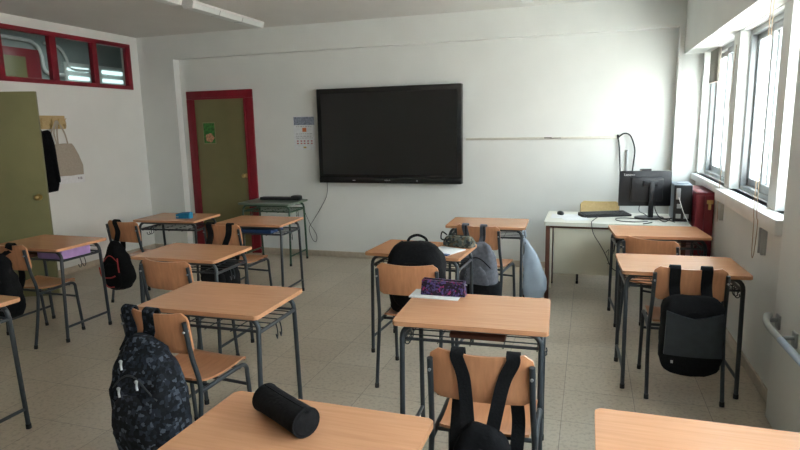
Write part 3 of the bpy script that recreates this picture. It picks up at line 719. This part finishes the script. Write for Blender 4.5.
# C13 grey
b13, _, _ = bag('backpack', 'C13', 'grey and black backpack hanging on the back-centre chair', .06, -.35, .23, .31, .47, .16, (M['greyfab'], M['greyfab'], F_, M['greyfab']), seed=23, straps=((-.10, -.06, .05, 0), (.06, .05, .05, 0)), amp=.014)
MB().loft(crumple([ring(.02, 0, -.03, .10, .06), ring(.02, 0, 0, .16, .10), ring(.01, 0, .08, .18, .112), ring(0, 0, .13, .176, .108)], .008, 9, 2)).build('black_bottom', F_, b13)
for x_ in (-.10, .06): MB().ribbon([(x_-.045, -.272+.345, .812-.23), (x_-.045, -.268+.345, .70-.23), (x_-.045, -.26+.33, .62-.23)], .008, (1, 0, 0), .006).build('strap_stripe', F_, b13)
fb = empty('floral_bag', (-.99, 4.24, .20), 0, 'small black bag with white and red floral print beside the grey backpack', 'bag')
MB().loft(crumple([ring(0, 0, 0, .09, .05), ring(0, 0, .04, .13, .07), ring(0, 0, .14, .13, .07), ring(0, 0, .22, .09, .04), ring(0, 0, .25, .03, .02)], .012, 8, 4)).build('bag_body', M['floral'], fb)
MB().tube(smooth_path([(-.05, 0, .24), (-.06, 0, .4), (0, -.0, .47), (.06, 0, .4), (.05, 0, .24)], 5), .006, 6).build('handle', M['strap'], fb)
# plastic bag on the right hook of the back centre desk
pb = empty('plastic_bag', (-.505, 5.20, .08), 0, 'pale blue translucent plastic bag hanging from the back-centre desk', 'bag')
rs = [ring(.06, 0, 0, .05, .04), ring(.07, 0, .02, .085, .07), ring(.075, 0, .10, .105, .09), ring(.07, 0, .20, .10, .085), ring(.05, 0, .32, .078, .06), ring(.02, 0, .44, .045, .035), ring(-.008, 0, .52, .022, .018), ring(-.02, 0, .56, .012, .01)]
MB().loft(crumple(crumple([[a_.lerp(b_, k/4) for a_, b_ in zip(A_, B_)] for A_, B_ in zip(rs, rs[1:]) for k in range(4)]+[rs[-1]], .016, 9, 6), .009, 28, 3)).build('bag_body', M['plasticbag'], pb)
MB().tube(smooth_path([(-.02, 0, .55), (-.04, .0, .60), (-.025, .03, .62), (-.01, .01, .56)], 5), .006, 6).build('knotted_handle', M['plasticbag'], pb)

# ------------------------------------------------------------------ things on the desks
def case_cyl(name, p, rz, L, rad, mat, zipm, label, cap=None):
    r = empty(name, p, rz, label, 'pencil case')
    prof = [(-L/2, .0), (-L/2, rad*.8), (-L/2+.006, rad*.97)]+[(-L/2+.012+(L-.024)*i/8, rad*(1-.03*math.sin(PI*i/8))) for i in range(9)]+[(L/2-.006, rad*.97), (L/2, rad*.8), (L/2, 0)]
    rs = []
    for x, q in prof: rs.append([Vector((x, max(q, .001)*math.cos(2*PI*k/28), rad*.96+max(q, .001)*.96*math.sin(2*PI*k/28))) for k in range(28)])
    MB().loft(rs).build('case_body', mat, r)
    MB().ribbon([(-L/2+.01, 0, rad*1.93), (0, 0, rad*1.885), (L/2-.01, 0, rad*1.93)], .008, (0, 1, 0), .003).build('zip', zipm, r)
    for s in (-1, 1): MB().tube([(s*(L/2-.005), rad*.985*math.cos(2*PI*k/24), rad*.96+rad*.945*math.sin(2*PI*k/24)) for k in range(24)], .0025, 6, closed=True).build('seam', zipm, r)
    MB().box(L/2-.004, L/2+.014, -.005, .005, rad*1.75, rad*1.80, .001).build('zip_puller', zipm, r)
    return r
case_cyl('pencil_case', (-.848, 1.438, .76), R(-29), .235, .046, F_, S_, 'black cylindrical pencil case lying on the nearest desk')
# purple case + papers
r = empty('notebook', (-.735, 2.845, .76), R(0), 'thin white notebook and loose sheets under the purple pencil case', 'notebook')
MB().box(-.135, .125, -.065, .075, 0, .007, .001).build('cover', M['paper'], r); MB().box(-.12, .125, -.055, .06, .007, .010, .001, mat=Matrix.Rotation(R(-5), 4, 'Z')).build('sheet', M['paper'], r)
r = empty('pencil_case', (-.700, 2.842, .77), R(1), 'boxy purple and pink patterned pencil case on the centre desk', 'pencil case')
MB().prism([(-.115, 0), (.118, 0), (.112, .072), (-.108, .080)], XZ, -.035, .035, .007).build('case_body', M['dotcase'], r)
MB().tube([(-.10, 0, .080), (.105, 0, .074)], .004, 6).build('zip', M['pinkzip'] if 'pinkzip' in M else S_, r)
MB().box(.108, .125, -.006, .006, .055, .060, .001).build('zip_puller', M['alu'], r)
# blue case
r = empty('pencil_case', (-3.90, 4.86, .76), R(6), 'bright blue pencil case on the back-left desk', 'pencil case')
MB().prism([(-.08, 0), (.08, 0), (.08, .062), (-.02, .055), (-.08, .042)], XZ, -.035, .035, .008).build('case_body', M['blue'], r)
MB().tube([(-.075, 0, .044), (-.02, 0, .058), (.075, 0, .065)], .003, 6).build('zip', M['darkblue'], r); MB().box(-.070, -.045, -.0365, -.035, .014, .026).build('tag', M['lightgrey'], r)
# camo case and white notebook
r = empty('pencil_case', (-.885, 4.09, .76), R(-14), 'green grey camouflage pencil case at the back edge of its desk', 'pencil case')
rs = [ring(0, 0, 0, .10, .035, 24, 4), ring(0, 0, .01, .125, .045, 24, 4), ring(0, 0, .045, .12, .045, 24, 4), ring(0, 0, .075, .10, .03, 24, 4), ring(0, 0, .085, .08, .012, 24, 4)]
MB().loft(crumple(rs, .006, 14, 2)).build('case_body', M['camo_case'], r); MB().tube([(-.09, 0, .086), (.09, 0, .086)], .003, 6).build('zip', S_, r)
MB().tube(smooth_path([(-.12, 0, .04), (-.15, 0, .05), (-.14, 0, .10), (-.10, 0, .08)], 5), .006, 6).build('wrist_loop', S_, r)
r = empty('notebook', (-.95, 3.93, .76), R(-22), 'open white notebook on the desk with the camouflage pencil case', 'notebook')
MB().box(-.105, .105, -.13, .10, 0, .006, .001).build('pages', M['paper'], r); MB().box(-.108, .108, -.133, -.10, 0, .008, .001).build('spine', M['darkblue'], r)
# tray contents
r = tag(MB().box(-.06, .20, -.16, .12, 0, .075, .012).build('folder_case', M['violet']), 'violet soft folder lying in the tray of the far-left desk', 'folder'); r.location = (-4.10, 3.55, .655)
r = tag(MB().box(-.15, .12, -.12, .12, 0, .03, .004).build('book', M['rust']), 'dark red book in the tray of the far-left desk', 'book'); r.location = (-4.36, 3.52, .655)
r = tag(MB().box(-.17, .2, -.12, .12, 0, .035, .008).build('folder', M['darkblue']), 'dark blue folder in the tray before the green desk', 'folder'); r.location = (-3.05, 4.88, .655)
r = tag(MB().box(-.1, .16, -.12, .12, 0, .02, .004).build('book', M['rust']), 'thin reddish book in the tray of the centre desk', 'book'); r.location = (-.50, 2.66, .655)
r = tag(MB().box(-.13, .13, -.1, .1, 0, .03, .004).build('book', M['black']), 'dark book in the tray of the desk nearest the computer desk', 'book'); r.location = (.36, 5.08, .655)
# speaker bar on green desk
r = empty('speaker_bar', (-3.66, 6.40, .76), R(3), 'long flat black speaker bar lying on the green desk', 'speaker')
MB().box(-.27, .24, -.05, .05, 0, .038, .01).build('bar', M['black'], r); MB().box(.15, .27, -.06, .06, .0, .06, .022).build('end_housing', M['black'], r)

# ------------------------------------------------------------------ teacher's computer desk
td = empty('computer_desk', (0, 0, 0), 0, 'cream topped computer desk with rust brown legs under the monitor', 'desk')
MB().prism([(x+.24, y+5.74) for x, y in rrect(1.23, .70, .02)], XY, .715, .75, .004).build('desk_top', M['creamtop'], td)
MB().box(-.285, .80, 5.425, 5.445, .265, .70, .002).build('front_panel', M['cream'], td)
for x in (-.34, .80):
    for y in (5.42, 6.04):
        l = MB().box(x-.018, x+.018, y-.018, y+.018, .012, .715, .003).build('leg', M['rust'], td); MB().box(x-.02, x+.02, y-.02, y+.02, 0, .02, .003).build('foot_cap', M['rubber'], l)
MB().box(-.32, .8, 5.41, 5.43, .695, .714, .002).box(-.35, -.33, 5.43, 6.03, .68, .714, .002).box(.79, .81, 5.43, 6.03, .68, .714, .002).box(-.35, -.33, 5.43, 6.03, .1, .13, .002).build('frame_rail', M['rust'], td)
MB().box(-.32, -.30, 5.43, 5.44, .12, .70, .002).build('side_strip', M['cream'], td)
mo = empty('monitor', (.535, 5.80, .75), R(9), 'black widescreen monitor seen from behind on the computer desk', 'monitor')
MB().box(-.262, .20, .0, .022, .112, .44, .005).build('display', M['black'], mo)
MB().box(-.16, .12, -.028, .002, .16, .38, .01).build('rear_housing', M['black'], mo)
MB().box(-.08, .02, .005, .03, .435, .458, .004).build('webcam', M['black'], mo)
MB().box(-.005, .04, -.055, -.028, .01, .345, .006).box(-.06, .07, -.05, -.028, .30, .35, .006).build('stand_neck', M['black'], mo)
MB().prism([(.01+.13*math.cos(2*PI*k/28), -.02+.10*math.sin(2*PI*k/28)) for k in range(28)], XY, 0, .014, .004).build('stand_base', M['black'], mo)
textmesh('brand_text', 'Lenovo', .032, M['whiteplastic'], mo, (-.222, -.002, .395), (R(90), 0, 0))
pc = empty('computer_tower', (.81, 5.80, .75), R(-2), 'grey sided black computer tower seen from the back, beside the monitor', 'computer')
MB().box(-.075, .075, -.17, .17, 0, .33, .005).build('case', M['pcgrey'], pc)
MB().box(-.072, .072, -.174, -.168, .004, .326, .002).build('rear_panel', M['black'], pc)
MB().box(-.055, -.02, -.178, -.173, .20, .30, .001).box(-.05, -.01, -.178, -.173, .03, .07, .001).box(.015, .055, -.178, -.173, .03, .07, .001).box(-.045, -.01, -.178, -.173, .12, .16, .001).build('port_plate', M['alu'], pc)
MB().box(-.05, .05, -.1, .03, .33, .337, .002).build('top_vent', M['pcgrey'], pc)
rc = empty('red_cabinet', (.975, 5.80, 0), 0, 'narrow dark red metal cabinet in the corner against the window wall', 'cabinet')
MB().box(-.085, .060, -.28, .30, .03, 1.03, .008).build('body', M['cabred'], rc)
MB().box(-.083, -.018, -.292, -.278, .04, 1.0, .004).box(-.012, .058, -.292, -.278, .04, 1.0, .004).build('door', M['cabred'], rc)
MB().box(.0, .05, -.305, -.29, .93, .965, .004).box(.012, .035, -.305, -.29, .88, .93, .004).build('lock', M['brass'], rc)
MB().box(-.07, .05, -.27, .28, 0, .03).build('plinth', M['black'], rc)
kb = empty('keyboard', (.16, 5.86, .75), R(24), 'black keyboard lying askew on the computer desk left of the monitor', 'keyboard')
MB().prism([(-.08, 0), (.08, 0), (.08, .034), (-.08, .018)], YZ, -.235, .235, .004).build('keyboard_body', M['black'], kb)
kk = MB()
for j in range(5):
    for i in range(15): kk.box(-.22+i*.029, -.22+i*.029+.025, -.068+j*.027, -.068+j*.027+.023, .018+.0027*j, .026+.0027*j+.002, .002, 1)
kk.build('keys', M['blackgloss'], kb)
ms = empty('mouse', (-.25, 5.86, .755), R(20), 'black computer mouse on papers at the left of the computer desk', 'mouse')
MB().ball((0, 0, .008), .05, (.62, 1.1, .5)).build('shell', M['black'], ms); MB().box(-.003, .003, .01, .03, .026, .034, .001).build('wheel', M['alu'], ms)
tag(MB().box(-.33, -.06, 5.62, 5.90, .75, .7515).build('paper_sheet', M['paper'], None), 'white paper sheet lying under the mouse', 'paper', 'sheets under the mouse')
o = tag(MB().box(-.12, .12, -.09, .09, 0, .0015).build('paper_sheet', M['paper']), 'white sheet lying askew nearer the desk front', 'paper', 'sheets under the mouse'); o.location = (-.10, 5.60, .7518); o.rotation_euler = (0, 0, R(15))
def cable(pts, rad, lab, name='cable', mat='black'): tag(MB().tube(smooth_path(pts, 7), rad, 6).build(name, M[mat]), lab, 'cable', 'loose cables on the computer desk')
cable([(.10, 5.74, .756), (.05, 5.5, .756), (.04, 5.385, .75), (.06, 5.372, .66), (.12, 5.37, .56), (.17, 5.37, .47), (.22, 5.37, .36), (.29, 5.37, .33), (.37, 5.39, .40)], .004, 'black cable hanging over the front edge of the computer desk')
cable([(.17, 5.375, .49), (.195, 5.37, .52), (.19, 5.37, .46), (.195, 5.37, .40), (.185, 5.37, .39)], .0025, 'thin loose wire beside the hanging cable')
cable([(.50, 5.66, .755), (.36, 5.72, .756), (.26, 5.68, .756), (.27, 5.55, .756), (.40, 5.50, .756), (.52, 5.56, .756)], .004, 'black cable coil left of the monitor foot')
cable([(.55, 5.50, .756), (.50, 5.44, .756), (.47, 5.41, .756)], .004, 'short black cable end at the desk front edge')
cable([(.72, 5.62, .78), (.66, 5.56, .756), (.62, 5.62, .77), (.70, 5.68, .756), (.74, 5.56, .756)], .004, 'tangled cables between monitor foot and tower')
cable([(.60, 5.79, .92), (.595, 5.76, .84), (.64, 5.68, .77), (.73, 5.63, .78)], .0045, 'black cable dropping from the monitor back to the tower')
cable([(.47, 5.80, .90), (.46, 5.78, .82), (.50, 5.72, .80), (.54, 5.70, .77)], .0035, 'black cable looping from the monitor left of its stand')
cable([(.77, 5.61, .97), (.80, 5.52, .85), (.84, 5.47, .76), (.845, 5.44, .70)], .003, 'pale cable running from the tower past the red cabinet', mat='whiteplastic')
